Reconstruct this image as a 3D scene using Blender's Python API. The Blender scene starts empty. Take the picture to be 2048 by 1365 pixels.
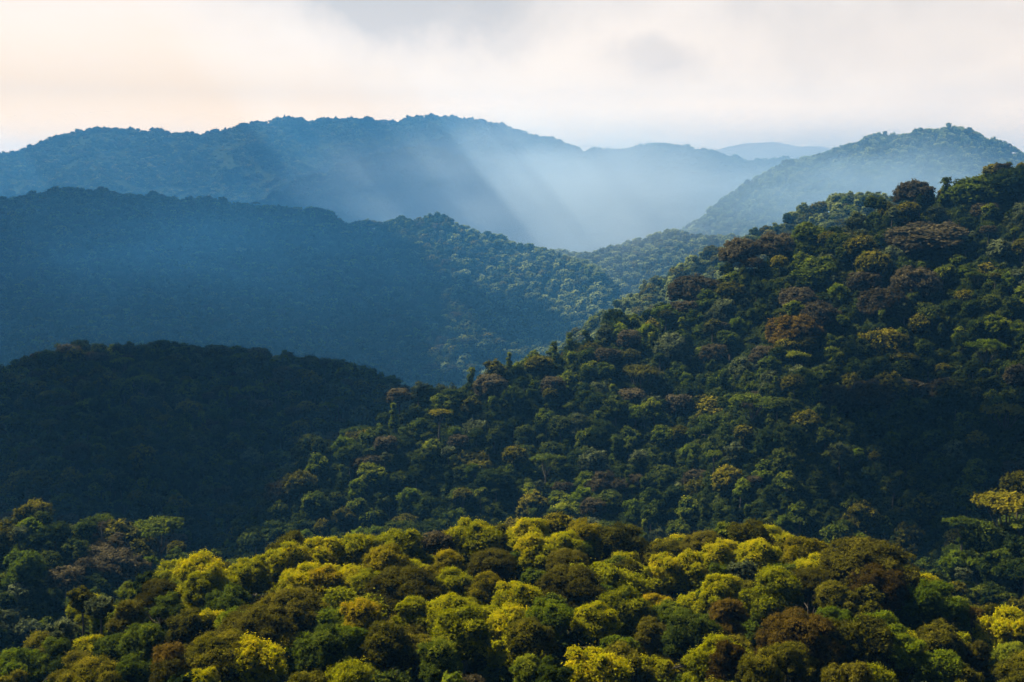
import bpy, math, random
import numpy as np
random.seed(7); rng = np.random.default_rng(11)
SC = bpy.context.scene
ROOT = SC.collection

# ------------------------------------------------------------------ camera, light, exposure
CAMZ = 170.0                      # metres above the valley floor
F = 2844.0                        # focal length in pixels of a 2048 px wide frame (50 mm on 36 mm)
PITCH = math.atan((682.5 - 380) / F)
SUN_AZ, SUN_EL = math.radians(-62), math.radians(48)      # azimuth from the view axis (+Y), negative = left
cd = bpy.data.cameras.new('camera'); cam = bpy.data.objects.new('camera', cd); ROOT.objects.link(cam)
cam.location = (0, 0, CAMZ); cam.rotation_euler = (math.pi / 2 - PITCH, 0, 0)
cd.lens = 50; cd.sensor_width = 36; cd.clip_start = 1; cd.clip_end = 60000
SC.camera = cam
SC.view_settings.view_transform = 'Standard'; SC.view_settings.look = 'None'
SC.view_settings.exposure = 1.8; SC.view_settings.gamma = 1; SC.view_settings.use_curve_mapping = False
SC.cycles.use_denoising = True
SC.cycles.max_bounces = 4; SC.cycles.diffuse_bounces = 2; SC.cycles.glossy_bounces = 1
SC.cycles.transmission_bounces = 2; SC.cycles.transparent_max_bounces = 4; SC.cycles.volume_bounces = 0
SC.cycles.sample_clamp_indirect = 4

sd = bpy.data.lights.new('sun', 'SUN'); sun = bpy.data.objects.new('sun', sd); ROOT.objects.link(sun)
sd.energy = 5.0; sd.angle = math.radians(0.5); sd.color = (1.0, 0.88, 0.66)
SUND = np.array([math.cos(SUN_EL) * math.sin(SUN_AZ), math.cos(SUN_EL) * math.cos(SUN_AZ), math.sin(SUN_EL)])
from mathutils import Vector
sun.rotation_euler = Vector(SUND).to_track_quat('Z', 'Y').to_euler()
sun.location = (0, 0, 900)

class NT:                                                # tiny node helper
    def __init__(s, tree): s.t = tree; s.n = tree.nodes; s.n.clear()
    def add(s, typ, **kw):
        n = s.n.new(typ)
        for k, v in kw.items():
            if k == 'ins':
                for i, x in v.items():
                    if isinstance(x, bpy.types.NodeSocket): s.t.links.new(x, n.inputs[i])
                    else: n.inputs[i].default_value = x
            else: setattr(n, k, v)
        return n
    def m(s, op, a, b=0.0, c=0.0, clamp=False):
        n = s.add('ShaderNodeMath', operation=op, use_clamp=clamp)
        for i, x in enumerate((a, b, c)):
            if isinstance(x, bpy.types.NodeSocket): s.t.links.new(x, n.inputs[i])
            else: n.inputs[i].default_value = x
        return n.outputs[0]
    def mix(s, f, a, b, blend='MIX'):
        n = s.add('ShaderNodeMix', data_type='RGBA', blend_type=blend)
        for i, x in ((0, f), (6, a), (7, b)):
            if isinstance(x, bpy.types.NodeSocket): s.t.links.new(x, n.inputs[i])
            elif i: n.inputs[i].default_value = (*x, 1)
            else: n.inputs[i].default_value = x
        return n.outputs[2]
    def ramp(s, f, stops):
        n = s.add('ShaderNodeValToRGB'); s.t.links.new(f, n.inputs[0]); e = n.color_ramp.elements
        while len(e) < len(stops): e.new(0.5)
        for k, (p, c) in zip(e, stops): k.position = p; k.color = (*c, 1)
        return n.outputs[0]
    def link(s, a, b): s.t.links.new(a, b)

def pix_dir(px, py):
    """pixel -> (azimuth, slope) of its view ray"""
    x = (np.asarray(px, float) - 1024) / F; y = -(np.asarray(py, float) - 682.5) / F
    c, s_ = math.cos(PITCH), math.sin(PITCH)
    fy = c + s_ * y; fz = -s_ + c * y
    return np.arctan2(x, fy), fz / np.hypot(x, fy)

world = bpy.data.worlds.new('World'); SC.world = world; world.use_nodes = True
W = NT(world.node_tree)
tc = W.add('ShaderNodeTexCoord').outputs['Generated']
sky = W.add('ShaderNodeTexSky', sky_type='NISHITA', sun_disc=False, sun_elevation=SUN_EL, sun_rotation=SUN_AZ, air_density=1.4, dust_density=2.0)
sep = W.add('ShaderNodeSeparateXYZ', ins={0: tc})
up = W.m('MAXIMUM', sep.outputs[2], 0.0)
den = W.m('ADD', up, 0.22)
flat = W.add('ShaderNodeCombineXYZ', ins={0: W.m('DIVIDE', sep.outputs[0], den), 1: W.m('DIVIDE', sep.outputs[1], den), 2: W.m('MULTIPLY', up, 1.5)})
warp = W.add('ShaderNodeTexNoise', ins={'Vector': flat.outputs[0], 'Scale': 2.2, 'Detail': 5.0, 'Roughness': .55})
warped = W.add('ShaderNodeVectorMath', operation='MULTIPLY_ADD', ins={0: warp.outputs['Color'], 1: (.55, .55, .3), 2: flat.outputs[0]})
cn = W.add('ShaderNodeTexNoise', ins={'Vector': warped.outputs[0], 'Scale': 1.5, 'Detail': 8.0, 'Roughness': .5})
fine = W.add('ShaderNodeTexNoise', ins={'Vector': tc, 'Scale': 11.0, 'Detail': 9.0, 'Roughness': .55})
# grey undersides of the nearer clouds, each a soft lump in one direction of the sky
grey = None
for (px, py, sx, sy, k) in ((900, -10, 300, 85, 1.0), (1030, 60, 90, 48, .55), (1330, 140, 130, 40, .55), (1790, 40, 330, 80, .5), (1640, -60, 420, 90, .25),
                            (1900, 160, 220, 60, .3), (1050, -150, 600, 120, .5), (560, 60, 160, 30, .12)):
    a, t = pix_dir(px, py); a = float(a); t = float(t)
    w_ = warp.outputs['Fac']
    ax = W.m('ARCTAN2', sep.outputs[0], sep.outputs[1])
    wx = W.add('ShaderNodeSeparateColor', ins={0: fine.outputs['Color']})
    dx = W.m('DIVIDE', W.m('SUBTRACT', W.m('ADD', ax, W.m('MULTIPLY', W.m('SUBTRACT', wx.outputs[0], .5), .16)), a), sx / F)
    dy = W.m('DIVIDE', W.m('SUBTRACT', W.m('ADD', sep.outputs[2], W.m('MULTIPLY', W.m('SUBTRACT', wx.outputs[1], .5), .10)), t), sy / F)
    r2 = W.m('ADD', W.m('MULTIPLY', dx, dx), W.m('MULTIPLY', dy, dy))
    g = W.m('MULTIPLY', W.m('SMOOTH_MIN', W.m('MULTIPLY', W.m('EXPONENT', W.m('MULTIPLY', r2, -.9)), 1.35), 1.0, .3), k)
    grey = g if grey is None else W.m('MAXIMUM', grey, g)
body = W.m('MULTIPLY', W.m('SUBTRACT', cn.outputs['Fac'], .40), 1.5, clamp=True)
grey = W.m('ADD', W.m('MULTIPLY', grey, W.m('ADD', W.m('MULTIPLY', fine.outputs['Fac'], 1.7), .15)), W.m('MULTIPLY', W.m('MULTIPLY', body, fine.outputs['Fac']), .55), clamp=True)
# bright warm haze low on the sky, whiter cloud above
low = W.ramp(up, [(0.0, (1.75, 1.06, .46)), (.03, (1.34, .86, .40)), (.065, (.75, .56, .375)), (.13, (.59, .485, .39)), (.32, (.17, .21, .28)), (1.0, (.05, .11, .22))])
under = W.ramp(up, [(0.0, (.90, .62, .33)), (.06, (.54, .41, .30)), (.13, (.355, .30, .25)), (.32, (.11, .14, .19)), (1.0, (.03, .07, .15))])
cl = W.mix(grey, low, under)
blue = W.add('ShaderNodeVectorMath', operation='SCALE', ins={0: sky.outputs[0], 'Scale': .15})
gap = W.m('MULTIPLY', W.m('SUBTRACT', .52, cn.outputs['Fac']), 4.0, clamp=True)
gap = W.m('MULTIPLY', gap, W.m('MULTIPLY', W.m('SUBTRACT', up, .16), 2.5, clamp=True))
skyc = W.mix(gap, cl, blue.outputs[0])
# the side of the sky towards the sun is the bright one
hl = W.m('SQRT', W.m('ADD', W.m('MULTIPLY', sep.outputs[0], sep.outputs[0]), W.m('ADD', W.m('MULTIPLY', sep.outputs[1], sep.outputs[1]), 1e-4)))
toward = W.m('DIVIDE', W.m('ADD', W.m('MULTIPLY', sep.outputs[0], math.sin(SUN_AZ) * .5), W.m('MULTIPLY', sep.outputs[1], .87)), hl)
side = W.m('ADD', W.m('MULTIPLY', W.m('ADD', W.m('MULTIPLY', toward, 1.4), .2, clamp=True), .75), .25)
skyc = W.mix(1.0, skyc, W.add('ShaderNodeCombineXYZ', ins={0: side, 1: side, 2: W.m('ADD', W.m('MULTIPLY', side, .8), .2)}).outputs[0], 'MULTIPLY')
bg = W.add('ShaderNodeBackground', ins={0: skyc, 1: .66})
wo = W.add('ShaderNodeOutputWorld'); W.link(bg.outputs[0], wo.inputs[0])
world.cycles.sampling_method = 'MANUAL'; world.cycles.sample_map_resolution = 512

# ------------------------------------------------------------------ terrain
def interp_crest(pts):
    px, py, D = np.array(pts, float).T
    a, t = pix_dir(px, py)
    return a, t, D
# each hill: name, canopy crest (px, py, distance), front slope, back slope, rounding, tree height
HILLS = dict(
 near=dict(c=[(-500,1420,250),(-150,1375,250),(0,1325,252),(130,1232,255),(200,1180,258),(300,1140,262),(370,1122,265),(440,1112,268),(500,1122,268),(560,1095,270),(650,1080,272),(820,1066,275),(950,1052,276),
    (1110,1040,278),(1200,1052,278),(1275,1075,276),(1310,1090,275),(1380,1085,274),(1440,1060,275),(1530,1052,275),(1600,1075,272),(1650,1084,270),(1740,1090,266),(1800,1118,262),(1850,1155,258),(1900,1175,255),(1980,1218,252),(2048,1232,250),(2400,1300,245)],
    f=-.03, b=.75, r=14, th=17),
 left_near=dict(c=[(-600,985,400),(-100,1018,400),(0,1028,405),(120,1030,410),(200,1042,412),(290,1060,415),(350,1095,415),(420,1125,412),(500,1190,410),(700,1330,400)], f=.42, b=.8, r=22, th=16),
 right_near=dict(c=[(1500,1420,350),(1780,1250,358),(1850,1180,362),(1890,1110,365),(1950,1060,368),(1990,1010,372),(2048,990,380),(2200,930,390),(2500,860,400)], f=.5, b=.9, r=18, th=16),
 big=dict(c=[(100,1330,500),(330,1190,510),(430,1110,520),(500,1030,530),(555,950,540),(610,885,545),(680,862,550),(740,828,555),(850,772,570),(950,732,585),(1040,702,600),(1150,668,615),(1210,630,625),(1290,612,635),(1400,572,650),(1450,525,660),
    (1530,496,672),(1600,468,680),(1700,440,690),(1760,398,700),(1830,378,705),(1870,398,705),(1900,366,710),(1960,345,715),(2048,325,720),(2300,290,730),(2700,250,740)], f=.47, b=.75, r=20, th=17),
 behind_big=dict(c=[(900,900,1274),(1050,740,1274),(1150,655,1274),(1200,620,1274),(1260,583,1280),(1330,540,1287),(1400,504,1300),(1470,480,1306),(1500,465,1313),(1560,438,1320),(1610,410,1326),(1690,383,1339),(1740,382,1346),(1790,388,1352),(1900,410,1365),(2100,450,1378),(2600,520,1378)], f=.5, b=.6, r=25, th=16),
 left_dark=dict(c=[(-700,820,840),(-200,775,840),(0,735,845),(100,700,850),(200,694,850),(330,686,855),(450,698,855),(560,708,850),(700,724,845),(790,752,835),(850,790,825),(930,850,810),(1050,960,790),(1300,1150,760)], f=.40, b=.6, r=35, th=16),
 blue=dict(c=[(-800,480,2772),(-200,425,2772),(0,398,2772),(120,374,2772),(200,381,2761),(330,390,2751),(400,400,2741),(450,398,2730),(520,410,2730),(600,411,2730),(700,436,2730),(760,450,2730),(850,430,2709),(900,435,2688),(960,460,2667),
    (1040,478,2646),(1100,498,2626),(1150,510,2596),(1190,528,2556),(1230,570,2496),(1280,640,2426),(1400,780,2346),(1700,1000,2246)], f=.55, b=.6, r=35, th=15),
 centre=dict(c=[(600,640,2817),(900,560,2853),(1000,520,2853),(1100,502,2872),(1180,502,2890),(1240,490,2908),(1300,472,2926),(1350,463,2926),(1400,470,2926),(1480,475,2908),(1600,455,2890),(1800,420,2890),(2100,430,2890),(2600,500,2890)], f=.48, b=.5, r=40, th=14),
 right_far=dict(c=[(1150,600,4774),(1300,510,4774),(1380,445,4774),(1440,402,4774),(1500,362,4774),(1560,330,4774),(1600,315,4774),(1650,304,4774),(1700,285,4774),(1750,270,4774),(1800,263,4774),(1860,253,4774),(1900,251,4774),(1950,259,4774),(2000,283,4774),(2035,304,4774),(2120,340,4774),(2500,430,4774)], f=.55, b=.5, r=45, th=14),
 spur=dict(c=[(300,480,6338),(500,410,6338),(600,358,6338),(700,325,6338),(800,298,6338),(870,294,6338),(920,314,6338),(970,354,6338),(1010,405,6338),(1060,460,6338),(1120,520,6338),(1300,640,6338)], f=.5, b=.5, r=60, th=14),
 mountain=dict(c=[(-1200,420,8112),(-200,322,8112),(0,303,8112),(30,307,8112),(70,290,8112),(130,266,8112),(200,254,8112),(250,256,8112),(300,262,8112),(350,262,8112),(420,266,8112),(470,250,8112),(520,244,8112),(570,237,8112),(640,241,8112),(700,233,8112),(750,243,8112),
    (780,246,8112),(830,232,8112),(880,229,8112),(950,238,8112),(1000,249,8112),(1050,264,8112),(1100,276,8112),(1150,296,8112),(1180,300,8112),(1240,300,8112),(1290,287,8112),(1340,284,8112),(1390,297,8112),(1430,303,8112),(1480,315,8112),(1530,320,8112),(1570,315,8112),(1620,321,8112),(1700,342,8112),(1900,380,8112),(2600,420,8112)], f=.42, b=.5, r=60, th=13),
 horizon=dict(c=[(-3000,330,12028),(0,350,12028),(1000,330,12028),(1330,318,12028),(1400,304,12028),(1440,296,12028),(1490,285,12028),(1520,284,12028),(1550,282,12028),(1600,292,12028),(1640,291,12028),(1700,305,12028),(1900,340,12028),(3000,340,12028)], f=.3, b=.4, r=150, th=0),
)
for h in HILLS.values():
    h['a'], h['t'], h['D'] = interp_crest(h['c'])
_tab = rng.random((256, 256))
def vnoise(x, y):
    x = np.asarray(x, float); y = np.asarray(y, float)
    xi = np.floor(x).astype(int); yi = np.floor(y).astype(int); fx = x - xi; fy = y - yi
    fx = fx * fx * (3 - 2 * fx); fy = fy * fy * (3 - 2 * fy)
    g = lambda i, j: _tab[i % 256, j % 256]
    return (g(xi, yi) * (1 - fx) + g(xi + 1, yi) * fx) * (1 - fy) + (g(xi, yi + 1) * (1 - fx) + g(xi + 1, yi + 1) * fx) * fy
def hill_z(name, a, d):
    """height of the canopy of one hill relative to the camera"""
    h = HILLS[name]
    D = np.interp(a, h['a'], h['D']); t = np.interp(a, h['a'], h['t'])
    zc = D * t; s = D - d; r = h['r']; sc = D / 600
    if name == 'near':
        fr = h['f'] * np.maximum(s, 0) + 1.5 * np.sin(np.clip(s, 0, 200) / 200 * math.pi)
    else:
        fr = h['f'] * (np.sqrt(np.maximum(s, 0) ** 2 + r * r) - r)
    bk = h['b'] * (np.sqrt(np.maximum(-s, 0) ** 2 + r * r) - r)
    z = zc - np.where(s > 0, fr, bk)
    x, y = d * np.sin(a), d * np.cos(a)
    amp = (2.0 if name == "near" else 36 * np.minimum(sc, 3.4)) * np.clip(np.abs(s) / (120 * sc), 0, 1)
    z = z + amp * ((vnoise(x / (75 * sc) + 31, y / (140 * sc) + 7) - .5) + .45 * (vnoise(x / (28 * sc) + 11, y / (60 * sc) + 3) - .5))
    return z
FLOOR = -168.0
def canopy(a, d):
    """highest canopy over all hills, and which hill it is"""
    a = np.asarray(a, float); d = np.asarray(d, float)
    best = FLOOR - np.clip(d - 900, 0, 3600) * .13 + 10 * (vnoise(d * np.sin(a) / 120, d * np.cos(a) / 120) - .5); idx = np.full(a.shape, -1)
    for k, n in enumerate(HILLS):
        z = hill_z(n, a, d); m = z > best
        best = np.where(m, z, best); idx = np.where(m, k, idx)
    return best, idx
THK = np.array([h['th'] for h in HILLS.values()] + [14.0])
def ground_z(a, d):
    c, i = canopy(a, d)
    return c - THK[i] + CAMZ

def new_obj(name, me, parent=None):
    o = bpy.data.objects.new(name, me); ROOT.objects.link(o)
    if parent: o.parent = parent
    return o
def mesh_np(name, V, Fq, mats=(), tone=None, fm=None):
    """V (n,3), Fq list of (m,k) face arrays"""
    me = bpy.data.meshes.new(name)
    if not isinstance(Fq, list): Fq = [Fq]
    me.vertices.add(len(V)); me.vertices.foreach_set('co', np.asarray(V, np.float32).ravel())
    loops = np.concatenate([f.ravel() for f in Fq]); tot = np.concatenate([np.full(len(f), f.shape[1]) for f in Fq])
    start = np.concatenate([[0], np.cumsum(tot)[:-1]])
    me.loops.add(len(loops)); me.loops.foreach_set('vertex_index', loops.astype(np.int32))
    me.polygons.add(len(tot)); me.polygons.foreach_set('loop_start', start.astype(np.int32)); me.polygons.foreach_set('loop_total', tot.astype(np.int32))
    for m in mats: me.materials.append(m)
    if fm is not None: me.polygons.foreach_set('material_index', fm.astype(np.int32))
    if tone is not None:
        at = me.attributes.new('tone', 'FLOAT', 'POINT'); at.data.foreach_set('value', np.asarray(tone, np.float32))
    me.update(calc_edges=True)
    return me

# ------------------------------------------------------------------ materials
def mat(name):
    m = bpy.data.materials.new(name); m.use_nodes = True
    return m, NT(m.node_tree)
def leaf_mat(name, dark, mid, light, trans=.3, gloss=.05):
    """leaves: tone per spray of leaves plus a per-tree shift; part of the light passes through"""
    m, T = mat(name)
    at = T.add('ShaderNodeAttribute', attribute_name='tone').outputs['Fac']
    oi = T.add('ShaderNodeObjectInfo').outputs['Random']
    geo = T.add('ShaderNodeNewGeometry')
    nz = T.add('ShaderNodeTexNoise', ins={'Vector': geo.outputs['Position'], 'Scale': .22, 'Detail': 2.0})
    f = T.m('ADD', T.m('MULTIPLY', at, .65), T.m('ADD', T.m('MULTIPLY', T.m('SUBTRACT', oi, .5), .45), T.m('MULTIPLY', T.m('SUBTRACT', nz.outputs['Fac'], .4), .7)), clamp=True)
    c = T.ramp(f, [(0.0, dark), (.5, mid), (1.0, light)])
    d = T.add('ShaderNodeBsdfDiffuse', ins={0: c}); t = T.add('ShaderNodeBsdfTranslucent', ins={0: c})
    mx = T.add('ShaderNodeMixShader', ins={0: trans, 1: d.outputs[0], 2: t.outputs[0]})
    o = T.add('ShaderNodeOutputMaterial'); T.link(mx.outputs[0], o.inputs[0])
    return m
LEAF = {
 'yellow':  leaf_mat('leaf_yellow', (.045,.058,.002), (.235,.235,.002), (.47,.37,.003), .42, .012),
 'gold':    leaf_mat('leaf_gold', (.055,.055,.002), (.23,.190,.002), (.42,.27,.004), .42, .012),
 'lime':    leaf_mat('leaf_lime', (.025,.042,.003), (.090,.125,.004), (.21,.23,.006), .42, .012),
 'olive':   leaf_mat('leaf_olive', (.014,.016,.002), (0.086,0.082,0.0048), (0.251,0.204,0.0106), .32, .012),
 'green':   leaf_mat('leaf_green', (.009,.018,.003), (0.067,0.090,0.0060), (0.229,0.237,0.0120), .32, .012),
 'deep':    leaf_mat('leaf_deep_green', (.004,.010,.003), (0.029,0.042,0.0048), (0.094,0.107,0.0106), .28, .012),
 'brown':   leaf_mat('leaf_brown', (.014,.012,.005), (.056,.047,.021), (.125,.102,.046), .25, .012),
 'umber':  leaf_mat('leaf_umber', (.020,.018,.002), (.072,.066,.005), (.15,.128,.009), .3, .012),
 'rust':    leaf_mat('leaf_rust', (.018,.012,.002), (.065,.045,.005), (.14,.090,.010), .30, .012),
 'pale':    leaf_mat('leaf_pale_green', (.045,.060,.014), (.19,.22,.055), (.36,.38,.11), .35, .012),  # sunlight and haze glare of the lit slopes put into the leaf colour
 'grey':    leaf_mat('leaf_grey_green', (.015,.020,.007), (0.072,0.086,0.0312), (0.192,0.216,0.0840), .28, .012),
}
BARK, T = mat('bark')
n1 = T.add('ShaderNodeTexNoise', ins={'Vector': T.add('ShaderNodeTexCoord').outputs['Object'], 'Scale': 2.0, 'Detail': 4.0})
cc = T.ramp(n1.outputs['Fac'], [(.3, (.03,.024,.018)), (.7, (.10,.09,.07))])
b_ = T.add('ShaderNodeBsdfDiffuse', ins={0: cc}); o_ = T.add('ShaderNodeOutputMaterial'); T.link(b_.outputs[0], o_.inputs[0])
SOIL, T = mat('forest_floor')
n1 = T.add('ShaderNodeTexNoise', ins={'Vector': T.add('ShaderNodeNewGeometry').outputs['Position'], 'Scale': .08, 'Detail': 8.0, 'Roughness': .7})
cc = T.ramp(n1.outputs['Fac'], [(.3, (.010,.014,.006)), (.55, (.020,.028,.009)), (.75, (.034,.034,.014))])
b_ = T.add('ShaderNodeBsdfDiffuse', ins={0: cc}); o_ = T.add('ShaderNodeOutputMaterial'); T.link(b_.outputs[0], o_.inputs[0])
CLOUD, T = mat('cloud')
b_ = T.add('ShaderNodeBsdfDiffuse', ins={0: (.85,.85,.86,1)}); o_ = T.add('ShaderNodeOutputMaterial'); T.link(b_.outputs[0], o_.inputs[0])

# ------------------------------------------------------------------ ground sheet
az = np.concatenate([np.linspace(-math.pi, -.62, 40, endpoint=False), np.linspace(-.62, .62, 420), np.linspace(.62, math.pi, 41)[1:]])
dd = np.concatenate([[3.0], np.geomspace(20, 15000, 370)])
A, Dm = np.meshgrid(az, dd, indexing='ij')
Z = ground_z(A, Dm)
behind = np.clip((np.abs(A) - .9) / .6, 0, 1)                       # beside and behind the camera: one rolling upland
roll = CAMZ - 62 + 30 * (vnoise(Dm * np.sin(A) / 260, Dm * np.cos(A) / 260) - .5) - np.clip(Dm - 400, 0, 900) * .08
Z = Z * (1 - behind) + roll * behind
Z = np.where(Dm < 20, Z[:, 1:2], Z)
V = np.stack([Dm * np.sin(A), Dm * np.cos(A), Z], -1).reshape(-1, 3)
na, nd = A.shape
i, j = np.meshgrid(np.arange(na - 1), np.arange(nd - 1), indexing='ij')
q = np.stack([i * nd + j, (i + 1) * nd + j, (i + 1) * nd + j + 1, i * nd + j + 1], -1).reshape(-1, 4)
gme = mesh_np('ground', V, q, (SOIL,)); gme.polygons.foreach_set('use_smooth', np.ones(len(gme.polygons), bool))
g_o = new_obj('ground', gme); g_o['kind'] = 'structure'; ZMIN = float(Z.min())

# ------------------------------------------------------------------ tree kinds
def rdir(n):
    v = rng.normal(size=(n, 3)); return v / np.linalg.norm(v, axis=1, keepdims=True)
_ico = None
def ico():
    global _ico
    if _ico is None:
        import bmesh
        bm = bmesh.new(); bmesh.ops.create_icosphere(bm, subdivisions=2, radius=1)
        _ico = (np.array([v.co[:] for v in bm.verts]), np.array([[v.index for v in f.verts] for f in bm.faces])); bm.free()
    return _ico
def lobes_for(shape):
    """ellipsoids (centre, radii) that make up a crown of about 6.5 m radius, trunk base at z = 0"""
    L = []
    def dome(n, R, H, depth, r0, r1, lo, flat):
        for k in range(n):
            th = random.uniform(0, 2 * math.pi); c = random.uniform(lo, 1); s_ = math.sqrt(max(0, 1 - c * c)); rr = random.uniform(r0, r1)
            if c < 0: s_ = 1 - .25 * c * c
            L.append(((s_ * math.cos(th) * (R - rr), s_ * math.sin(th) * (R - rr), H - depth + c * (depth - rr * .8)), (rr, rr, rr * flat)))
    if shape == 'domed':                    # cauliflower dome
        H = 17.0; L.append(((0, 0, H - 6.6), (3.9, 3.9, 4.9))); dome(9, 4.6, H, 5.2, 1.4, 2.3, -.2, .85)
        for k in range(6):                  # several heads of unequal height and width
            th = k * 1.05 + random.uniform(-.35, .35); q0 = len(L); dome(7, random.uniform(2.6, 3.7), H - random.uniform(.3, 3.6), 4.4, 1.1, 2.0, -.7, .85); r_ = random.uniform(2.6, 4.0)
            for z_ in range(q0, len(L)): c_, rr_ = L[z_]; L[z_] = ((c_[0] + r_ * math.cos(th), c_[1] + r_ * math.sin(th), c_[2]), rr_)
    elif shape == 'broad':                  # wide, even dome of fine twigs
        H = 16.0; L.append(((0, 0, H - 5.2), (6.0, 6.0, 4.4))); dome(46, 7.5, H, 5.4, 1.2, 2.1, -.6, .75)
    elif shape == 'loose':                  # uneven, gappy crown
        H = 17.0
        for k in range(22):
            th = random.uniform(0, 2 * math.pi); r_ = random.uniform(.5, 4.7); rr = random.uniform(1.4, 2.5)
            L.append(((r_ * math.cos(th), r_ * math.sin(th), H - rr - random.uniform(0, 7.5) - r_ * .6), (rr, rr, rr * .8)))
    elif shape == 'umbrella':               # flat layered plates on bare limbs
        H = 18.0
        for k in range(13):
            th = k * 2.4 + random.uniform(-.4, .4); r_ = 5.2 * math.sqrt((k + .3) / 13); rr = random.uniform(1.7, 2.7)
            L.append(((r_ * math.cos(th), r_ * math.sin(th), H - .6 - r_ * .3 - random.uniform(0, .9)), (rr, rr, .6)))
    elif shape == 'tall':                   # narrow crown draped with climbers
        H = 19.0
        for k in range(24):
            zz = random.uniform(0, 1); th = random.uniform(0, 2 * math.pi); r_ = random.uniform(.2, 2.4) * (1.1 - .5 * zz); rr = random.uniform(1.1, 2.0)
            L.append(((r_ * math.cos(th), r_ * math.sin(th), H - 15 * (1 - zz) - rr), (rr, rr, rr * 1.2)))
    elif shape == 'small':                  # low round understorey tree
        H = 11.0
        for k in range(14):
            th = random.uniform(0, 2 * math.pi); r_ = random.uniform(.3, 2.6); rr = random.uniform(1.0, 1.8)
            L.append(((r_ * math.cos(th), r_ * math.sin(th), H - rr - r_ * .7 - random.uniform(0, 4)), (rr, rr, rr * .95)))
    return L, H
def crown_geo(shape, n_leaf, leaf, per=7, clump=.5, sub=5):
    L, H = lobes_for(shape)
    C0 = np.array([l[0] for l in L]); R0 = np.array([l[1] for l in L])
    # each limb's mass breaks up into smaller sprays
    own = np.repeat(np.arange(len(L)), sub); dv = rdir(len(own)); dv[:, 2] = np.where(dv[:, 2] < -.3, -dv[:, 2], dv[:, 2])
    fr = rng.uniform(.20, .34, (len(own), 1)) * (1.25 if sub < 6 else 1); C = np.concatenate([C0, C0[own] + dv * R0[own] * .92]); Rr = np.concatenate([R0 * .84, R0[own] * fr * (1 if shape != 'umbrella' else np.array([1, 1, 1.6]))])
    L = list(range(len(C)))
    area = (Rr[:, 0] * Rr[:, 2]); n_cl = n_leaf // per
    V, Fs, tone = [], [], []
    lob = rng.choice(len(L), size=n_cl * 3, p=area / area.sum())
    dr = rdir(n_cl * 3); dr[:, 2] = np.where(dr[:, 2] < -.35, -dr[:, 2], dr[:, 2])
    P = C[lob] + dr * Rr[lob]
    inside = np.zeros(len(P), bool)
    for k in range(len(L)):
        e = (((P - C[k]) / (Rr[k] * .93)) ** 2).sum(1) < 1
        inside |= e & (lob != k)
    P, N_, lob = P[~inside][:n_cl], (dr / Rr[lob])[~inside][:n_cl], lob[~inside][:n_cl]
    N_ /= np.linalg.norm(N_, axis=1, keepdims=True)
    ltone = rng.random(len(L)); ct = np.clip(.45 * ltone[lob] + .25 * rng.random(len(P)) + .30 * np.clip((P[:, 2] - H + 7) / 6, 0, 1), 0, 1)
    P = np.repeat(P, per, 0); N_ = np.repeat(N_, per, 0); ct = np.repeat(ct, per)
    n = len(P)
    off = rdir(n) * rng.random((n, 1)) ** .5 * clump; P = P + off * np.array([1, 1, .8]) + N_ * (.25 * clump + rng.exponential(.16, (n, 1)) * (rng.random((n, 1)) < .5))
    nn = N_ * .55 + off / clump * .5 + rdir(n) * .45 + np.array([0, 0, .25]); nn /= np.linalg.norm(nn, axis=1, keepdims=True)
    t = np.cross(nn, rdir(n)); t /= np.linalg.norm(t, axis=1, keepdims=True); b = np.cross(nn, t)
    s_ = leaf * rng.uniform(.6, 1.3, (n, 1))
    q = np.stack([P - t * s_, P - b * s_ * .55 - nn * s_ * .12, P + t * s_, P + b * s_ * .55 - nn * s_ * .12], 1).reshape(-1, 3)
    V.append(q); Fs.append(np.arange(n * 4).reshape(-1, 4)); tone.append(np.repeat(np.clip(ct + rng.normal(0, .08, n), 0, 1), 4))
    # solid core keeps the sky out; the shade inside the crown is painted dark
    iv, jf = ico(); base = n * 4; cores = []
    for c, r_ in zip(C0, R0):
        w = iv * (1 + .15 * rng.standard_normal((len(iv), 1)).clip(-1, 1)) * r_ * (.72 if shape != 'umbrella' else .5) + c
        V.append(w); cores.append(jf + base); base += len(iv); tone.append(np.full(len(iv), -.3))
    return np.concatenate(V), [Fs[0], np.concatenate(cores)], np.concatenate(tone), (C0, H)
def tube(p0, p1, r0, r1, seg=6, bend=.3, rows=4):
    p0, p1 = np.array(p0, float), np.array(p1, float); ax = p1 - p0; ln = np.linalg.norm(ax); ax /= ln
    u = np.cross(ax, [0.3, .9, .1]); u /= np.linalg.norm(u); v = np.cross(ax, u); Vt = []; ph = random.uniform(0, 6)
    for k in range(rows + 1):
        f = k / rows; c = p0 + (p1 - p0) * f + (u * math.sin(ph) + v * math.cos(ph)) * bend * math.sin(f * math.pi)
        r_ = r0 + (r1 - r0) * f
        for s_ in range(seg):
            a = 2 * math.pi * s_ / seg; Vt.append(c + (u * math.cos(a) + v * math.sin(a)) * r_)
    Ft = [[k * seg + s_, k * seg + (s_ + 1) % seg, (k + 1) * seg + (s_ + 1) % seg, (k + 1) * seg + s_] for k in range(rows) for s_ in range(seg)]
    return np.array(Vt), np.array(Ft)
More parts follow.
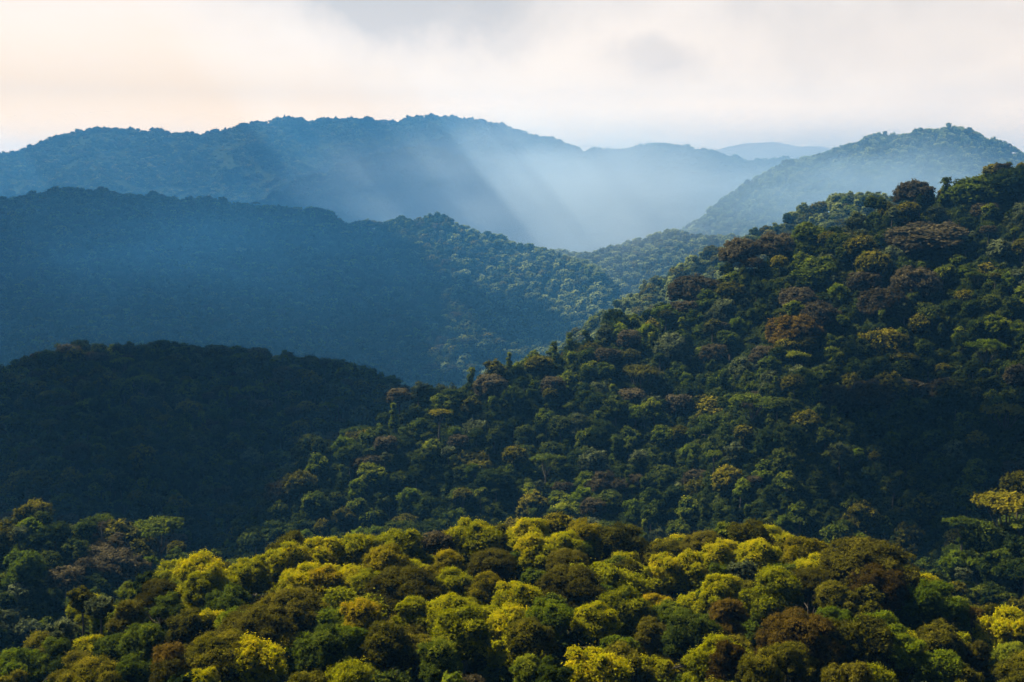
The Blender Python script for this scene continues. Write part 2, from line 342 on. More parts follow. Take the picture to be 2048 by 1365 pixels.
def trunk_geo(C, H, shape, limbs=7):
    V, Fq, base = [], [], 0
    fork = H * (.55 if shape != 'umbrella' else .5)
    def put(t):
        nonlocal base
        V.append(t[0]); Fq.append(t[1] + base); base += len(t[0])
    put(tube((0, 0, -4), (0, 0, fork), .55, .32, 8, .25)); put(tube((0, 0, fork), (0, 0, H - 4.0), .3, .12, 6, .3))
    order = np.argsort(-np.linalg.norm(C[:, :2], axis=1))
    for k in list(order[:limbs]) + list(order[-2:]):
        put(tube((0, 0, fork - random.uniform(0, 2.0)), C[k] - [0, 0, .3], .2, .06, 5, .6))
    return np.concatenate(V), np.concatenate(Fq)

def tree_meshes(shape, n_leaf, leaf, per, clump, variants, sub=5):
    out = []
    for k in range(variants):
        V, Fs, tone, (C, H) = crown_geo(shape, n_leaf, leaf, per, clump, sub)
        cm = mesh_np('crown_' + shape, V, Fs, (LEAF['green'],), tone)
        tv, tf = trunk_geo(C, H, shape); tm = mesh_np('trunk_' + shape, tv, tf, (BARK,))
        out.append((cm, tm, H))
    return out
NEAR = {  # detailed, for the canopy in front
 'domed': tree_meshes('domed', 32000, .17, 6, .22, 4, 15), 'broad': tree_meshes('broad', 32000, .14, 5, .20, 3, 9),
 'loose': tree_meshes('loose', 24000, .18, 6, .28, 4, 11), 'umbrella': tree_meshes('umbrella', 12000, .18, 6, .3, 2, 9), 'tall': tree_meshes('tall', 18000, .18, 6, .28, 2, 9),
 'small': tree_meshes('small', 12000, .18, 6, .28, 2, 9)}
MID = {s: tree_meshes(s, n, .32, 5, .36, 3, 6) for s, n in (('domed', 6500), ('broad', 7000), ('loose', 5600), ('umbrella', 3400), ('tall', 5000), ('small', 3000))}
RAD = {'domed': 6.5, 'broad': 7.5, 'loose': 6.3, 'umbrella': 7.0, 'tall': 3.9, 'small': 3.9}

# ------------------------------------------------------------------ where trees stand
def march(name, px, py):
    """distance at which the view ray through a pixel meets the canopy of one hill"""
    a, t = pix_dir(px, py); a = float(a); t = float(t)
    h = HILLS[name]; D = float(np.interp(a, h['a'], h['D']))
    ds = np.linspace(110 if name == 'near' else D * .45, D, 300)
    z = hill_z(name, np.full_like(ds, a), ds)
    hit = np.nonzero(ds * t <= z)[0]
    d = ds[hit[0]] if len(hit) else D
    return a, d, d * t
TREES = []   # dict(x, y, zt (top, rel. camera), R, shape, col, hill)
# crowns read off the photograph: x, top y, width, colour, shape
NEAR_LIST = """410 1107 125 yellow domed;304 1143 62 yellow domed;318 1160 75 brown broad;407 1140 78 yellow domed;455 1150 105 green loose;505 1112 90 yellow domed;575 1085 95 yellow domed;650 1072 105 yellow domed;
602 1128 90 yellow domed;655 1135 80 gold domed;580 1180 140 brown broad;515 1215 150 brown broad;450 1262 140 olive broad;345 1275 90 rust loose;290 1235 110 green loose;340 1180 70 green loose;200 1190 52 lime tall;
128 1232 62 rust loose;105 1265 72 green loose;150 1290 90 brown loose;255 1190 75 brown loose;190 1322 125 olive broad;265 1300 90 green loose;335 1312 90 brown loose;505 1276 150 yellow domed;405 1335 72 yellow domed;
665 1253 112 green domed;600 1330 110 olive loose;164 1173 50 lime small;30 1335 90 olive loose;
805 1057 102 yellow domed;712 1071 92 yellow domed;775 1086 105 gold domed;878 1063 62 yellow domed;945 1039 112 yellow domed;895 1104 76 gold domed;1055 1033 88 yellow domed;1115 1027 62 gold domed;1175 1041 92 gold domed;
1230 1049 105 olive domed;1072 1069 96 yellow domed;1135 1061 92 yellow domed;1330 1080 92 olive broad;1225 1108 52 rust loose;1357 1072 46 green small;985 1100 95 brown broad;1028 1106 60 olive loose;1133 1098 80 brown broad;
1138 1134 130 brown broad;808 1137 142 brown broad;740 1139 66 yellow domed;903 1137 86 yellow domed;974 1147 76 gold domed;1065 1137 50 yellow domed;1035 1163 100 yellow domed;1210 1161 52 lime loose;1255 1124 76 olive domed;
1330 1109 86 yellow domed;1385 1101 82 yellow domed;725 1202 96 gold domed;830 1196 82 yellow domed;905 1188 108 yellow domed;925 1218 126 yellow domed;1100 1198 96 lime domed;1105 1181 60 green loose;1260 1178 116 yellow domed;
1195 1208 92 yellow domed;1340 1204 82 green domed;775 1247 102 olive domed;700 1252 76 lime domed;880 1281 92 green domed;1060 1237 100 olive domed;1110 1306 82 green loose;1060 1303 72 green loose;1310 1190 72 gold domed;
1375 1224 92 green domed;1300 1226 80 brown loose;1450 1044 52 yellow domed;1500 1042 86 olive domed;1412 1064 86 brown broad;1612 1073 96 gold domed;1440 1082 86 yellow domed;1520 1077 92 yellow domed;1628 1109 82 yellow domed;
1740 1079 190 brown broad;1488 1117 56 rust loose;1433 1119 70 green loose;1618 1137 86 brown broad;1543 1139 116 yellow domed;1444 1147 86 yellow domed;1672 1166 92 olive domed;1760 1130 112 rust broad;1855 1164 130 lime domed;
1740 1171 52 olive domed;1745 1202 52 olive domed;1940 1202 72 rust loose;2010 1216 112 yellow domed;1662 1217 76 lime domed;1760 1227 110 lime domed;1600 1224 150 rust broad;1880 1244 92 olive domed;1450 1189 90 rust loose;
1385 1229 112 deep domed;1800 1271 82 lime domed;1885 1299 102 lime domed;2030 1284 82 green domed;1520 1299 92 olive domed;1575 1289 72 olive domed;1950 1274 82 brown loose;1930 1329 82 olive domed;1450 1271 90 rust loose;1705 1311 112 brown loose"""
BIG_LIST = """1828 361 72 brown broad;1860 445 170 brown broad;1731 542 60 brown broad;1828 533 86 brown broad;1590 628 100 rust broad;1638 604 80 brown broad;1770 573 86 brown broad;1766 652 90 olive domed;1471 628 50 lime loose;
1462 564 56 lime umbrella;1845 678 42 yellow small;1801 727 38 yellow small;1704 709 40 lime loose;1665 770 80 brown broad;1744 762 96 brown broad;1392 551 100 brown broad;1546 465 72 brown broad;1480 476 76 brown broad;
1608 447 72 green domed;1726 470 60 olive broad;1634 512 100 green domed;1973 678 70 lime umbrella;2010 806 80 olive umbrella;1427 687 50 brown broad;1620 740 46 green loose;1595 573 68 brown broad;1850 606 56 rust broad;
2040 335 125 deep broad;1960 352 112 green broad;1277 728 80 olive umbrella;980 748 62 brown broad;1105 752 46 brown umbrella;1190 785 42 rust broad;915 869 38 lime umbrella;842 896 38 lime umbrella;988 853 30 lime umbrella;
1028 893 46 olive broad;951 922 38 lime loose;1215 695 50 brown broad;1259 659 46 brown broad;1171 695 40 green domed;838 759 42 lime domed;798 776 46 brown broad;743 925 60 green domed;713 950 38 lime loose;775 870 45 brown broad;
688 864 60 lime loose;925 977 38 rust loose;1330 600 60 lime loose;1290 640 46 lime loose;1240 640 40 lime loose;1650 850 44 olive loose;1560 640 44 green tall;1680 560 40 lime loose;1900 760 50 olive loose;1450 740 50 green tall;
640 900 55 green loose;560 960 60 brown broad;620 870 52 brown umbrella;700 890 46 lime domed;1230 870 56 brown tall;1380 985 56 brown tall;1480 950 40 lime loose;1500 1010 44 green tall;1720 1058 46 lime loose;1600 1000 44 green loose"""
LEFT_LIST = """239 1099 102 brown broad;226 1056 64 brown loose;320 1032 94 green umbrella;8 1040 62 olive domed;60 1024 62 lime loose;110 1045 60 olive loose;170 1035 52 brown loose;150 1070 60 deep loose;290 1105 50 lime loose;335 1115 56 grey loose"""
RIGHT_LIST = """2020 982 112 olive umbrella;1925 1035 60 green umbrella;1965 1040 70 green domed;1915 1090 62 lime loose;1860 1130 60 olive loose;2000 1075 70 green loose;2040 1060 60 deep loose"""
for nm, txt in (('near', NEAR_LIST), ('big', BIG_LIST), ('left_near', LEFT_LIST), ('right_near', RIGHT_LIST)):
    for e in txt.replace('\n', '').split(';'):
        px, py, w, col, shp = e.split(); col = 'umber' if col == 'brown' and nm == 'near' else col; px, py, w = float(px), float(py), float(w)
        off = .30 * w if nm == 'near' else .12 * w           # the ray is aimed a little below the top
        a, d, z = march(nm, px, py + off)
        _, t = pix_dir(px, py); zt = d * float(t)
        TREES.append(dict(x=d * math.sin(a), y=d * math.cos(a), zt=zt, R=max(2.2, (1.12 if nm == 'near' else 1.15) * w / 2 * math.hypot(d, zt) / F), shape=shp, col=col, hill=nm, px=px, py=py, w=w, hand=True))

# zones: mix of colours and shapes, and crown radius per hill
MIX = {
 'near': (('olive', 4), ('brown', 1.2), ('green', 3), ('rust', .4), ('deep', 1), ('yellow', 3), ('lime', 2)),
 'left_near': (('olive', 3), ('brown', 2), ('green', 3), ('grey', 2), ('deep', 3), ('lime', .5)),
 'right_near': (('olive', 3), ('green', 4), ('deep', 3), ('brown', 1)),
 'big': (('olive', 2.6), ('brown', 2.6), ('green', 4), ('grey', 1.5), ('deep', 3), ('lime', .55)),
}
SHP = {'near': (('domed', 6), ('loose', 4), ('broad', 1)), 'big': (('domed', 3), ('loose', 5), ('broad', 2), ('tall', 3), ('umbrella', .5), ('small', 1.5))}
def pick(tab): return random.choices([k for k, _ in tab], [w for _, w in tab])[0]
AZMAX = .42
# visible part of the canopy: running maximum of the view slope over distance
vis_a = np.linspace(-AZMAX - .05, AZMAX + .05, 900); vis_d = np.geomspace(120, 11500, 1700)
VA, VD = np.meshgrid(vis_a, vis_d, indexing='ij'); VZ, VI = canopy(VA, VD)
RM = np.maximum.accumulate(VZ / VD, axis=1)
def hidden(a, d, zt):
    """how far (slope) a treetop lies below what stands in front of it"""
    i = np.clip(np.searchsorted(vis_a, a), 0, len(vis_a) - 1); j = np.clip(np.searchsorted(vis_d, d * .97) - 1, 0, len(vis_d) - 1)
    return RM[i, j] - zt / d
names = list(HILLS)
def scatter(hills, d0, d1, rmin, rmax, seed, tol, grow=0.0):
    """jittered positions with spacing about the crown size; (x, y, zt, R, hill)"""
    g = np.random.default_rng(seed); out = []
    step = (rmin + rmax) * .5 * (1.35 if len(hills) and hills[0] in ('big', 'near', 'left_near', 'right_near') else 1.45)
    xs = np.arange(-d1 * math.sin(AZMAX) * 1.02, d1 * math.sin(AZMAX) * 1.02, step); ys = np.arange(d0 * math.cos(AZMAX), d1 + step, step * .9)
    X, Y = np.meshgrid(xs, ys); X = X + (np.arange(len(ys)) % 2)[:, None] * step / 2
    X = X + g.uniform(-.42, .42, X.shape) * step; Y = Y + g.uniform(-.42, .42, X.shape) * step
    X, Y = X.ravel(), Y.ravel(); a = np.arctan2(X, Y); d = np.hypot(X, Y)
    k = (np.abs(a) < AZMAX) & (d > d0) & (d < d1); X, Y, a, d = X[k], Y[k], a[k], d[k]
    z, hi = canopy(a, d)
    R = g.uniform(rmin, rmax, len(X)) * g.choice([.75, 1, 1, 1.25], len(X))
    tallone = g.random(len(X)) < .07
    R = np.where(tallone, R * 1.25, R); zt = z + g.uniform(-4.5, 1.8, len(X)) + (R - rmin) * .35 + tallone * g.uniform(2, 5, len(X)) + (vnoise(X / 45, Y / 45) - .5) * np.clip((d - 450) / 90, 0, 60) * .6
    k = np.isin(hi, [names.index(h) for h in hills] if hills else np.arange(-1, 99)) & (hidden(a, d, zt) < tol * 300 / d + .004)
    return X[k], Y[k], zt[k], R[k], hi[k]
def fill(hill, d0, d1, rmin, rmax, seed, tol, gapk):
    X, Y, zt, R, hi = scatter([hill], d0, d1, rmin, rmax, seed, tol)
    P = [(t['x'], t['y'], t['R']) for t in TREES if t['hill'] == hill]
    for x, y, z, r in zip(X, Y, zt, R):
        ok = True
        for (qx, qy, qr) in P:
            if (x - qx) ** 2 + (y - qy) ** 2 < (gapk * (qr + r)) ** 2: ok = False; break
        if not ok: continue
        P.append((x, y, r))
        shp = pick(SHP.get(hill, SHP['big'])); col = pick(MIX[hill]); a = math.atan2(x, y)
        if hill == 'near':
            if col == 'brown': col = 'umber'
            up_, right = y > 215, x > -45
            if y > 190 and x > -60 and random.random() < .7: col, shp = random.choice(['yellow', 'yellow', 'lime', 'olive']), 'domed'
            z -= 1.5
        if hill == 'big' and random.random() < .35 * float(np.clip((-x - 0) / 120 + .5, 0, 1)): col = random.choice(['lime', 'green'])
        TREES.append(dict(x=x, y=y, zt=z, R=r * (.62 if shp in ('tall', 'small') else 1), shape=shp, col=col, hill=hill, hand=False))
fill('near', 125, 300, 4.0, 6.4, 3, .10, .47)
fill('left_near', 300, 440, 3.8, 6.2, 5, .06, .52)
fill('right_near', 260, 420, 3.8, 6.2, 6, .06, .52)
fill('big', 380, 760, 4.4, 7.0, 8, .05, .54)

# project to the picture, rank by size on screen
for t in TREES:
    d = math.hypot(t['x'], t['y']); c, s_ = math.cos(PITCH), math.sin(PITCH)
    fy = t['y'] * c - t['zt'] * s_; uy = t['y'] * s_ + t['zt'] * c
    t['sx'] = 1024 + F * t['x'] / fy; t['sy'] = 682.5 - F * uy / fy; t['sw'] = 2 * t['R'] * F / d
    inx = max(0, min(2048, t['sx'] + t['sw'] / 2) - max(0, t['sx'] - t['sw'] / 2)) / t['sw']
    iny = 1 if t['sy'] < 1340 else (.3 if t['sy'] < 1365 else 0)
    hid = float(hidden(math.atan2(t['x'], t['y']), d, t['zt'] - 2.0))
    t['rank'] = t['sw'] * (inx > .25) * iny * (1 if hid < .0 + (.03 if t['hill'] == 'near' else .006) else .1) + (8 if t['hand'] else 0)
TREES.sort(key=lambda t: -t['rank'])
INDIV, REST = TREES[:300], TREES[300:]

SHAPE_NAME = {'domed': 'dome_crowned_tree', 'broad': 'broad_crowned_tree', 'loose': 'loose_crowned_tree', 'umbrella': 'umbrella_tree', 'tall': 'climber_draped_tree', 'small': 'round_crowned_tree'}
def place(t):
    near = t['hill'] == 'near'
    lib = (NEAR if near else MID)[t['shape']]; cm, tm, H = lib[random.randrange(len(lib))]
    s_ = t['R'] / RAD[t['shape']]
    e = bpy.data.objects.new(SHAPE_NAME[t['shape']], None); ROOT.objects.link(e)
    gz = float(ground_z(np.array([math.atan2(t['x'], t['y'])]), np.array([math.hypot(t['x'], t['y'])]))[0])
    top = t['zt'] + CAMZ
    sz = min(s_ * random.uniform(.9, 1.1), 1.5)
    e.location = (t['x'], t['y'], top - H * sz); e.rotation_euler = (random.uniform(-.06, .06), random.uniform(-.06, .06), random.uniform(0, 6.28))
    e.scale = (s_, s_, sz); e.empty_display_size = 2
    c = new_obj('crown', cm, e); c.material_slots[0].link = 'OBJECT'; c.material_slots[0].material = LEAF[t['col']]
    k = new_obj('trunk', tm, e)
    drop = (top - H * sz) - gz                             # lengthen the trunk until it reaches the ground
    if drop > 3: k.scale = (1, 1, 1 + (drop - 2) / (H * sz)); k.location = (0, 0, -(drop - 2) / sz)
    t['obj'] = e
    return e
for t in INDIV: place(t)

# labels: kind of crown, colour, hillside, then the order among its like
CW = {'yellow': 'sunlit yellow-green', 'gold': 'golden yellow', 'lime': 'bright lime green', 'olive': 'olive green', 'green': 'mid green', 'deep': 'dark green', 'brown': 'brown', 'umber': 'dark brown', 'rust': 'rust brown', 'grey': 'grey-green'}
SW = {'domed': 'rounded tree', 'broad': 'broad domed tree', 'loose': 'loose-crowned tree', 'umbrella': 'flat-topped umbrella tree', 'tall': 'narrow climber-draped tree', 'small': 'small round tree'}
ORD = ['leftmost', 'second from left', 'third from left', 'fourth from left', 'fifth from left', 'sixth from left', 'seventh from left', 'eighth from left', 'ninth from left', 'tenth from left', 'eleventh from left', 'twelfth from left', 'thirteenth from left', 'fourteenth from left', 'fifteenth from left', 'sixteenth from left', 'seventeenth from left', 'eighteenth from left', 'nineteenth from left', 'twentieth from left']
def zone(t):
    h = t['hill']; x, y = t['sx'], t['sy']
    if h == 'near':
        if y < 1100 and x > 380: return 'on the near crest, ' + ('left part' if x < 860 else ('middle part' if x < 1340 else 'right part'))
        v = 'behind the middle' if y < 1170 else ('in the middle' if y < 1235 else 'at the bottom')
        u = 'left' if x < 620 else ('centre' if x < 1320 else 'right')
        return '%s of the near canopy, %s' % (v, u)
    if h == 'left_near': return 'on the low left slope, %s' % ('top' if y < 1080 else 'below its brow')
    if h == 'right_near': return 'on the knoll at the right edge'
    crest = np.interp(x, [c[0] for c in HILLS['big']['c']], [c[1] for c in HILLS['big']['c']])
    if y < crest + 35: return 'along the skyline of the big hill'
    u = 'left end' if x < 850 else ('left part' if x < 1200 else ('middle' if x < 1500 else ('right part' if x < 1780 else 'far right')))
    v = 'upper' if y < crest + 200 else ('mid' if y < crest + 400 else 'lower')
    return '%s slope of the big hill, %s' % (v, u)
cls = {}
for t in INDIV: cls.setdefault((t['col'], t['shape'], zone(t)), []).append(t)
GRP = {'near': 'trees of the near sunlit canopy', 'left_near': 'trees on the low left slope', 'right_near': 'trees on the knoll at the right edge', 'big': 'trees on the big forested hill'}
for (col, shp, z), L in cls.items():
    L.sort(key=lambda t: t['sx'])
    for k, t in enumerate(L):
        lab = '%s %s %s' % (CW[col], SW[shp], z)
        if len(L) == 2: lab = ('left of two %ss ' if k == 0 else 'right of two %ss ') % (CW[col] + ' ' + SW[shp]) + z
        elif len(L) > 2: lab = '%s, %s' % (lab, ORD[k] if k < len(L) - 1 and k < len(ORD) else 'rightmost')
        t['obj']['label'] = lab; t['obj']['category'] = 'tree'; t['obj']['group'] = GRP[t['hill']]

# ------------------------------------------------------------------ the forest beyond: one instancing object per hill
def lod_proto(shape, col, n, leaf, per, clump):
    V, Fs, tone, (C, H) = crown_geo(shape, n, leaf, per, clump, 3 if n > 1000 else (2 if n > 300 else 0))
    tv, tf = trunk_geo(C, H, shape, 3); nV = len(V)
    me = mesh_np('far_' + shape, np.concatenate([V, tv]), Fs + [tf + nV], (LEAF[col], BARK), np.concatenate([tone, np.zeros(len(tv))]),
                 np.concatenate([np.zeros(len(Fs[0]) + len(Fs[1])), np.ones(len(tf))]))
    o = bpy.data.objects.new('proto', me)
    return o, H
def proto_set(name, spec, n, leaf, per, clump):
    col = bpy.data.collections.new(name); rows = []
    for k, (shape, c, w) in enumerate(spec):
        o, H = lod_proto(shape, c, int(n * (.6 if shape in ('small', 'umbrella') else 1)), leaf, per, clump)
        o.name = '%s_%02d' % (name, k); col.objects.link(o); rows.append((H, RAD[shape], w, shape))
    return col, rows
SPEC = [('domed','green',3),('domed','olive',2),('domed','deep',3),('loose','green',3),('loose','grey',2),('loose','deep',3),('broad','brown',2),('broad','olive',1.5),('broad','deep',2),('tall','green',1.5),('tall','deep',2),('umbrella','olive',.5),('loose','lime',.5),('umbrella','green',.6),('domed','grey',1.5),('small','deep',.3)]
SPEC_LIT = [('domed','pale',3),('loose','pale',3),('loose','grey',2),('domed','green',2),('broad','pale',1),('tall','grey',1),('loose','lime',.5),('broad','olive',1)]  # mix for sunlit slopes: the light is painted into the pale leaves
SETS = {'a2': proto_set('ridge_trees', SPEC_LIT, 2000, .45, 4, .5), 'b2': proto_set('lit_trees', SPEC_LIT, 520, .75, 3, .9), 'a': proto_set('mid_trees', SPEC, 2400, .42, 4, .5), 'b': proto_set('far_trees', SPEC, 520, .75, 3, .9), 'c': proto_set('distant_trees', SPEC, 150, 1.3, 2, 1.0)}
def gn_group(coll):
    g = bpy.data.node_groups.new('forest_' + coll.name, 'GeometryNodeTree')
    g.interface.new_socket('Geometry', in_out='INPUT', socket_type='NodeSocketGeometry'); g.interface.new_socket('Geometry', in_out='OUTPUT', socket_type='NodeSocketGeometry')
    n = g.nodes; gi = n.new('NodeGroupInput'); go = n.new('NodeGroupOutput'); ip = n.new('GeometryNodeInstanceOnPoints'); ci = n.new('GeometryNodeCollectionInfo')
    ci.inputs['Collection'].default_value = coll; ci.inputs['Separate Children'].default_value = True; ci.inputs['Reset Children'].default_value = True
    def attr(nm, ty):
        a = n.new('GeometryNodeInputNamedAttribute'); a.data_type = ty; a.inputs['Name'].default_value = nm; return a.outputs['Attribute']
    L = g.links.new
    L(gi.outputs[0], ip.inputs['Points']); L(ci.outputs[0], ip.inputs['Instance']); ip.inputs['Pick Instance'].default_value = True
    L(attr('pick', 'INT'), ip.inputs['Instance Index']); L(attr('turn', 'FLOAT_VECTOR'), ip.inputs['Rotation']); L(attr('size', 'FLOAT_VECTOR'), ip.inputs['Scale'])
    L(ip.outputs[0], go.inputs[0]); return g
GN = {k: gn_group(v[0]) for k, v in SETS.items()}
def forest(name, label, lod, X, Y, ZT, R, shapes=None, cols=None):
    rows = SETS[lod][1]; n = len(X); w = np.array([r[2] for r in rows])
    idx = rng.choice(len(rows), n, p=w / w.sum())
    if shapes is not None:
        look = {(s_[0], s_[1]): k for k, s_ in enumerate(SPEC)}
        idx = np.array([look.get((s, c), i) for s, c, i in zip(shapes, cols, idx)])
    Hs = np.array([r[0] for r in rows])[idx]; Rd = np.array([r[1] for r in rows])[idx]
    narrow = np.array([r[3] in ('tall', 'small') for r in rows])[idx]
    sc = R * np.where(narrow, .66, 1) / Rd; sz = sc * rng.uniform(.85, 1.15, n)
    P = np.stack([X, Y, ZT + CAMZ - Hs * sz], 1)
    me = bpy.data.meshes.new(name); me.vertices.add(n); me.vertices.foreach_set('co', P.astype(np.float32).ravel())
    at = me.attributes.new('pick', 'INT', 'POINT'); at.data.foreach_set('value', idx.astype(np.int32))
    rot = np.stack([rng.uniform(-.06, .06, n), rng.uniform(-.06, .06, n), rng.uniform(0, 6.28, n)], 1)
    at = me.attributes.new('turn', 'FLOAT_VECTOR', 'POINT'); at.data.foreach_set('vector', rot.astype(np.float32).ravel())
    at = me.attributes.new('size', 'FLOAT_VECTOR', 'POINT'); at.data.foreach_set('vector', np.stack([sc, sc, sz], 1).astype(np.float32).ravel())
    o = new_obj(name, me); md = o.modifiers.new('trees', 'NODES'); md.node_group = GN[lod]
    o['kind'] = 'stuff'; o['label'] = label; o['category'] = 'forest'
    return o
r_ = REST
forest('forest', 'smaller mixed trees filling the gaps between the nearer crowns', 'a', *[np.array([t[k] for t in r_]) for k in ('x', 'y', 'zt', 'R')], [t['shape'] for t in r_], [t['col'] for t in r_])
for hill, label, lod, d0, d1, r0, r1, tol in (
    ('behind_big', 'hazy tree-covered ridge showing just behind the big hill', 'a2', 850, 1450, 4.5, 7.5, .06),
    ('left_dark', 'dark forest on the shaded hill at the left', 'a', 480, 920, 4.0, 6.8, .06),
    ('blue', 'blue hazy forest on the long shaded hill at the left', 'b', 1300, 2950, 7.5, 12, .06),
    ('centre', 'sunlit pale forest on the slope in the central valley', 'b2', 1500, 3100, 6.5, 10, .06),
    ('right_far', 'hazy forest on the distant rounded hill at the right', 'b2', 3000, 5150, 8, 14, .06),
    ('spur', 'dim blue forest on the spur below the far mountain', 'c', 3700, 6750, 12, 17, .05),
    ('mountain', 'blue hazy forest over the long far mountain', 'c', 4700, 8550, 12, 19, .05)):
    X, Y, ZT, R, hi = scatter([hill], d0, d1, r0, r1, hash(hill) % 1000 if False else len(hill) * 7 + int(d0), tol)
    if hill == 'blue':                                    # paler leaf colour stands in for sunlight on its right end
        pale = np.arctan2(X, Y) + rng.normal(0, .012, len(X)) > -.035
        forest('forest', 'forest with painted sunlit leaves on the right end of the long hill', 'b2', X[pale], Y[pale], ZT[pale], R[pale])
        X, Y, ZT, R = X[~pale], Y[~pale], ZT[~pale], R[~pale]
    forest('forest', label, lod, X, Y, ZT, R)
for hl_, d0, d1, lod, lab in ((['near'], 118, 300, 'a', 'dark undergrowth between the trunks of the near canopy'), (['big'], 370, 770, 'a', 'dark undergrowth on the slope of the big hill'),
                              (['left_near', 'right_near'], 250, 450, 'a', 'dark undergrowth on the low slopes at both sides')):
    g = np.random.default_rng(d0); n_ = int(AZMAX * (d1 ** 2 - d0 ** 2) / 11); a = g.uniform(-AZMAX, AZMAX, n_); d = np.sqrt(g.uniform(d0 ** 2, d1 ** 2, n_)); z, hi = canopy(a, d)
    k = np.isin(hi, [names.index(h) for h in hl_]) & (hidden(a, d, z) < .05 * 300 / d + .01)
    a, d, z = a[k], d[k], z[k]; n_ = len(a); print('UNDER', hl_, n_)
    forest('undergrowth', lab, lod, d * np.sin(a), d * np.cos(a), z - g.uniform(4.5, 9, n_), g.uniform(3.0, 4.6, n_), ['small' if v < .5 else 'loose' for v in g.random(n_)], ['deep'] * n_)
i_, j_ = canopy(np.array([0.0]), np.array([500.0]))
a_ = rng.uniform(-AZMAX, AZMAX, 9000); d_ = np.sqrt(rng.uniform(330 ** 2, 1300 ** 2, 9000)); z_, h_ = canopy(a_, d_)
k_ = (h_ == -1) & (hidden(a_, d_, z_) < .02); print('FLOOR', k_.sum())
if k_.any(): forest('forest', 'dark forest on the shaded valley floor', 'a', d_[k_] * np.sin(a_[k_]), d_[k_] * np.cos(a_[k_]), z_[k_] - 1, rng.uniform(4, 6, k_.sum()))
print('TREES', len(TREES), {h: sum(t['hill'] == h for t in INDIV) for h in MIX}, 'min sw', INDIV[-1]['sw'])

# ------------------------------------------------------------------ drifting clouds overhead (above the frame); their shade lies on the hills
def cloud(target, size, H, label, cover=1.0, rim=1.35):
    """target: the spot (x, y, z) their shade is centred on; size: half extents"""
    tx, ty, tz = target; k = (H - tz) / SUND[2]
    c = np.array([tx, ty, tz]) + SUND * k
    iv, jf = ico(); Vc, Fc, base = [], [], 0
    rnd = np.random.default_rng(int(abs(tx) + ty))
    for q in range(16):
        o_ = rnd.uniform(-.72, .72, 2); rr = rnd.uniform(.35, .6) * (1 - .35 * np.hypot(*o_)) * cover
        lump = iv * (1 + .12 * rnd.standard_normal((len(iv), 1))) * np.array([size[0] * rr, size[1] * rr, min(size) * rr * .5]) + np.array([size[0] * o_[0], size[1] * o_[1], rnd.uniform(0, .2) * min(size)])
        Vc.append(lump); Fc.append(jf + base); base += len(iv)
    for q in range(46):                                   # torn scraps of cloud round its rim
        an = rnd.uniform(0, 6.28); f = rnd.uniform(.75, rim); rr = rnd.uniform(.03, .11)
        Vc.append(iv * (1 + .2 * rnd.standard_normal((len(iv), 1))) * np.array([size[0] * rr * 1.6, size[1] * rr, min(size) * rr * .5]) + np.array([size[0] * math.cos(an) * f, size[1] * math.sin(an) * f, rnd.uniform(-.05, .1) * min(size)])); Fc.append(jf + base); base += len(iv)
    me = mesh_np('cloud', np.concatenate(Vc), np.concatenate(Fc), (CLOUD,)); me.polygons.foreach_set('use_smooth', np.ones(len(me.polygons), bool))
    o = new_obj('cloud', me); o.location = c
    o['label'] = label; o['category'] = 'cloud'; o['group'] = 'clouds drifting over the hills'
def spot(px, py, d):
    a, t = pix_dir(px, py); return d * math.sin(a), d * math.cos(a), d * float(t) + CAMZ
CL = ((spot(120, 560, 2450), (560, 560), 1900, 'grey cloud above the long blue hill'),
      (spot(80, 380, 5600), (1350, 1300), 2900, 'wide grey cloud above the left of the far mountain'),
      (spot(790, 360, 6500), (420, 1100), 2900, 'narrow broken cloud above the spur of the far mountain', .8, 2.4),
      (spot(-170, 840, 740), (225, 215), 1050, 'grey cloud above the dark hill at the left', .78),
      (spot(640, 755, 815), (115, 75), 1050, 'small grey cloud above the right end of the dark hill'),
      ((-370, 540, CAMZ - 120), (180, 100), 1000, 'small grey cloud above the valley at the left'),
      (spot(1990, 900, 500), (62, 60), 980, 'small ragged cloud above the foot of the big hill', .7),
      ((40, 50, CAMZ - 30), (330, 80), 900, 'unseen ragged cloud added above the viewpoint', .8))  # last one is an unseen cloud added to darken the air near the camera
for c in CL: cloud(*c)

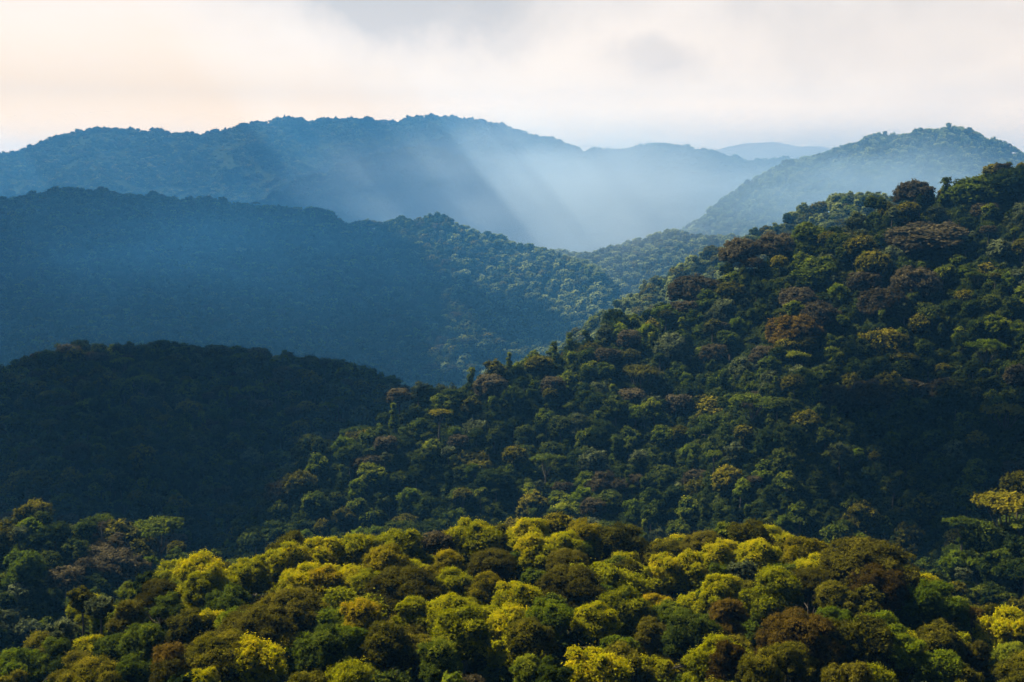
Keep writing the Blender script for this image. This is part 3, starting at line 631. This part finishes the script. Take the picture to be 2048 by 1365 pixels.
# ------------------------------------------------------------------ haze
HZ, T = mat('haze')
pv = T.add('ShaderNodeVolumePrincipled', ins={'Color': (.10, .38, .82, 1), 'Density': .000088, 'Anisotropy': .3})
o_ = T.add('ShaderNodeOutputMaterial'); T.link(pv.outputs[0], o_.inputs['Volume'])
hz_top = CAMZ + 500; hz_bot = ZMIN - 1
bx = np.array([(x, y, z) for x in (-16000, 16000) for y in (-16000, 16000) for z in (hz_bot, hz_top)], float)
bf = np.array([(0, 1, 3, 2), (4, 6, 7, 5), (0, 4, 5, 1), (2, 3, 7, 6), (0, 2, 6, 4), (1, 5, 7, 3)])
hz = new_obj('haze', mesh_np('haze', bx, bf, (HZ,))); hz['kind'] = 'stuff'; hz['label'] = 'pale blue haze filling the valleys'; hz['category'] = 'haze'

def mist(px, py, d, size, dens, label, tint=(.66, .82, .98)):
    """a bank of lit mist hanging in a valley, densest in its middle"""
    m, T = mat('mist')
    tcn = T.add('ShaderNodeTexCoord').outputs['Object']
    nz = T.add('ShaderNodeTexNoise', ins={'Vector': tcn, 'Scale': 2.6, 'Detail': 5.0, 'Roughness': .6})
    ln = T.add('ShaderNodeVectorMath', operation='LENGTH', ins={0: tcn}).outputs['Value']
    f = T.m('SUBTRACT', 1.0, ln, clamp=True); f = T.m('MULTIPLY', f, f)
    f = T.m('MULTIPLY', f, T.m('MULTIPLY', T.m('SUBTRACT', nz.outputs['Fac'], .26), 4.2, clamp=False))
    pv = T.add('ShaderNodeVolumePrincipled', ins={'Color': (*tint, 1), 'Density': T.m('MAXIMUM', T.m('MULTIPLY', f, dens), 0.0), 'Anisotropy': .5})
    o_ = T.add('ShaderNodeOutputMaterial'); T.link(pv.outputs[0], o_.inputs['Volume'])
    iv, jf = ico(); o = new_obj('mist', mesh_np('mist', iv * 1.02, jf, (m,)))
    o.location = spot(px, py, d); o.scale = size; o['kind'] = 'stuff'; o['label'] = label; o['category'] = 'mist'
    m.cycles.volume_step_rate = 1.0
mist(1130, 400, 5300, (1250, 1500, 400), .0027, 'pale sunlit mist filling the valley below the far mountain')
mist(1210, 480, 2950, (430, 620, 190), .0009, 'thin lit mist hanging over the central valley')
mist(1740, 390, 3600, (620, 700, 210), .0028, 'thin sunlit mist at the foot of the distant rounded hill', (.50, .74, 1.0))
mist(300, 500, 1850, (900, 560, 170), .00042, 'thin blue haze drifting before the long blue hill', (.08, .40, .95))
mist(1540, 300, 10300, (5000, 1500, 620), .0010, 'pale distant haze behind the far mountain', (.95, .90, .84))
print('GROUND MAX', Z.max() - CAMZ)
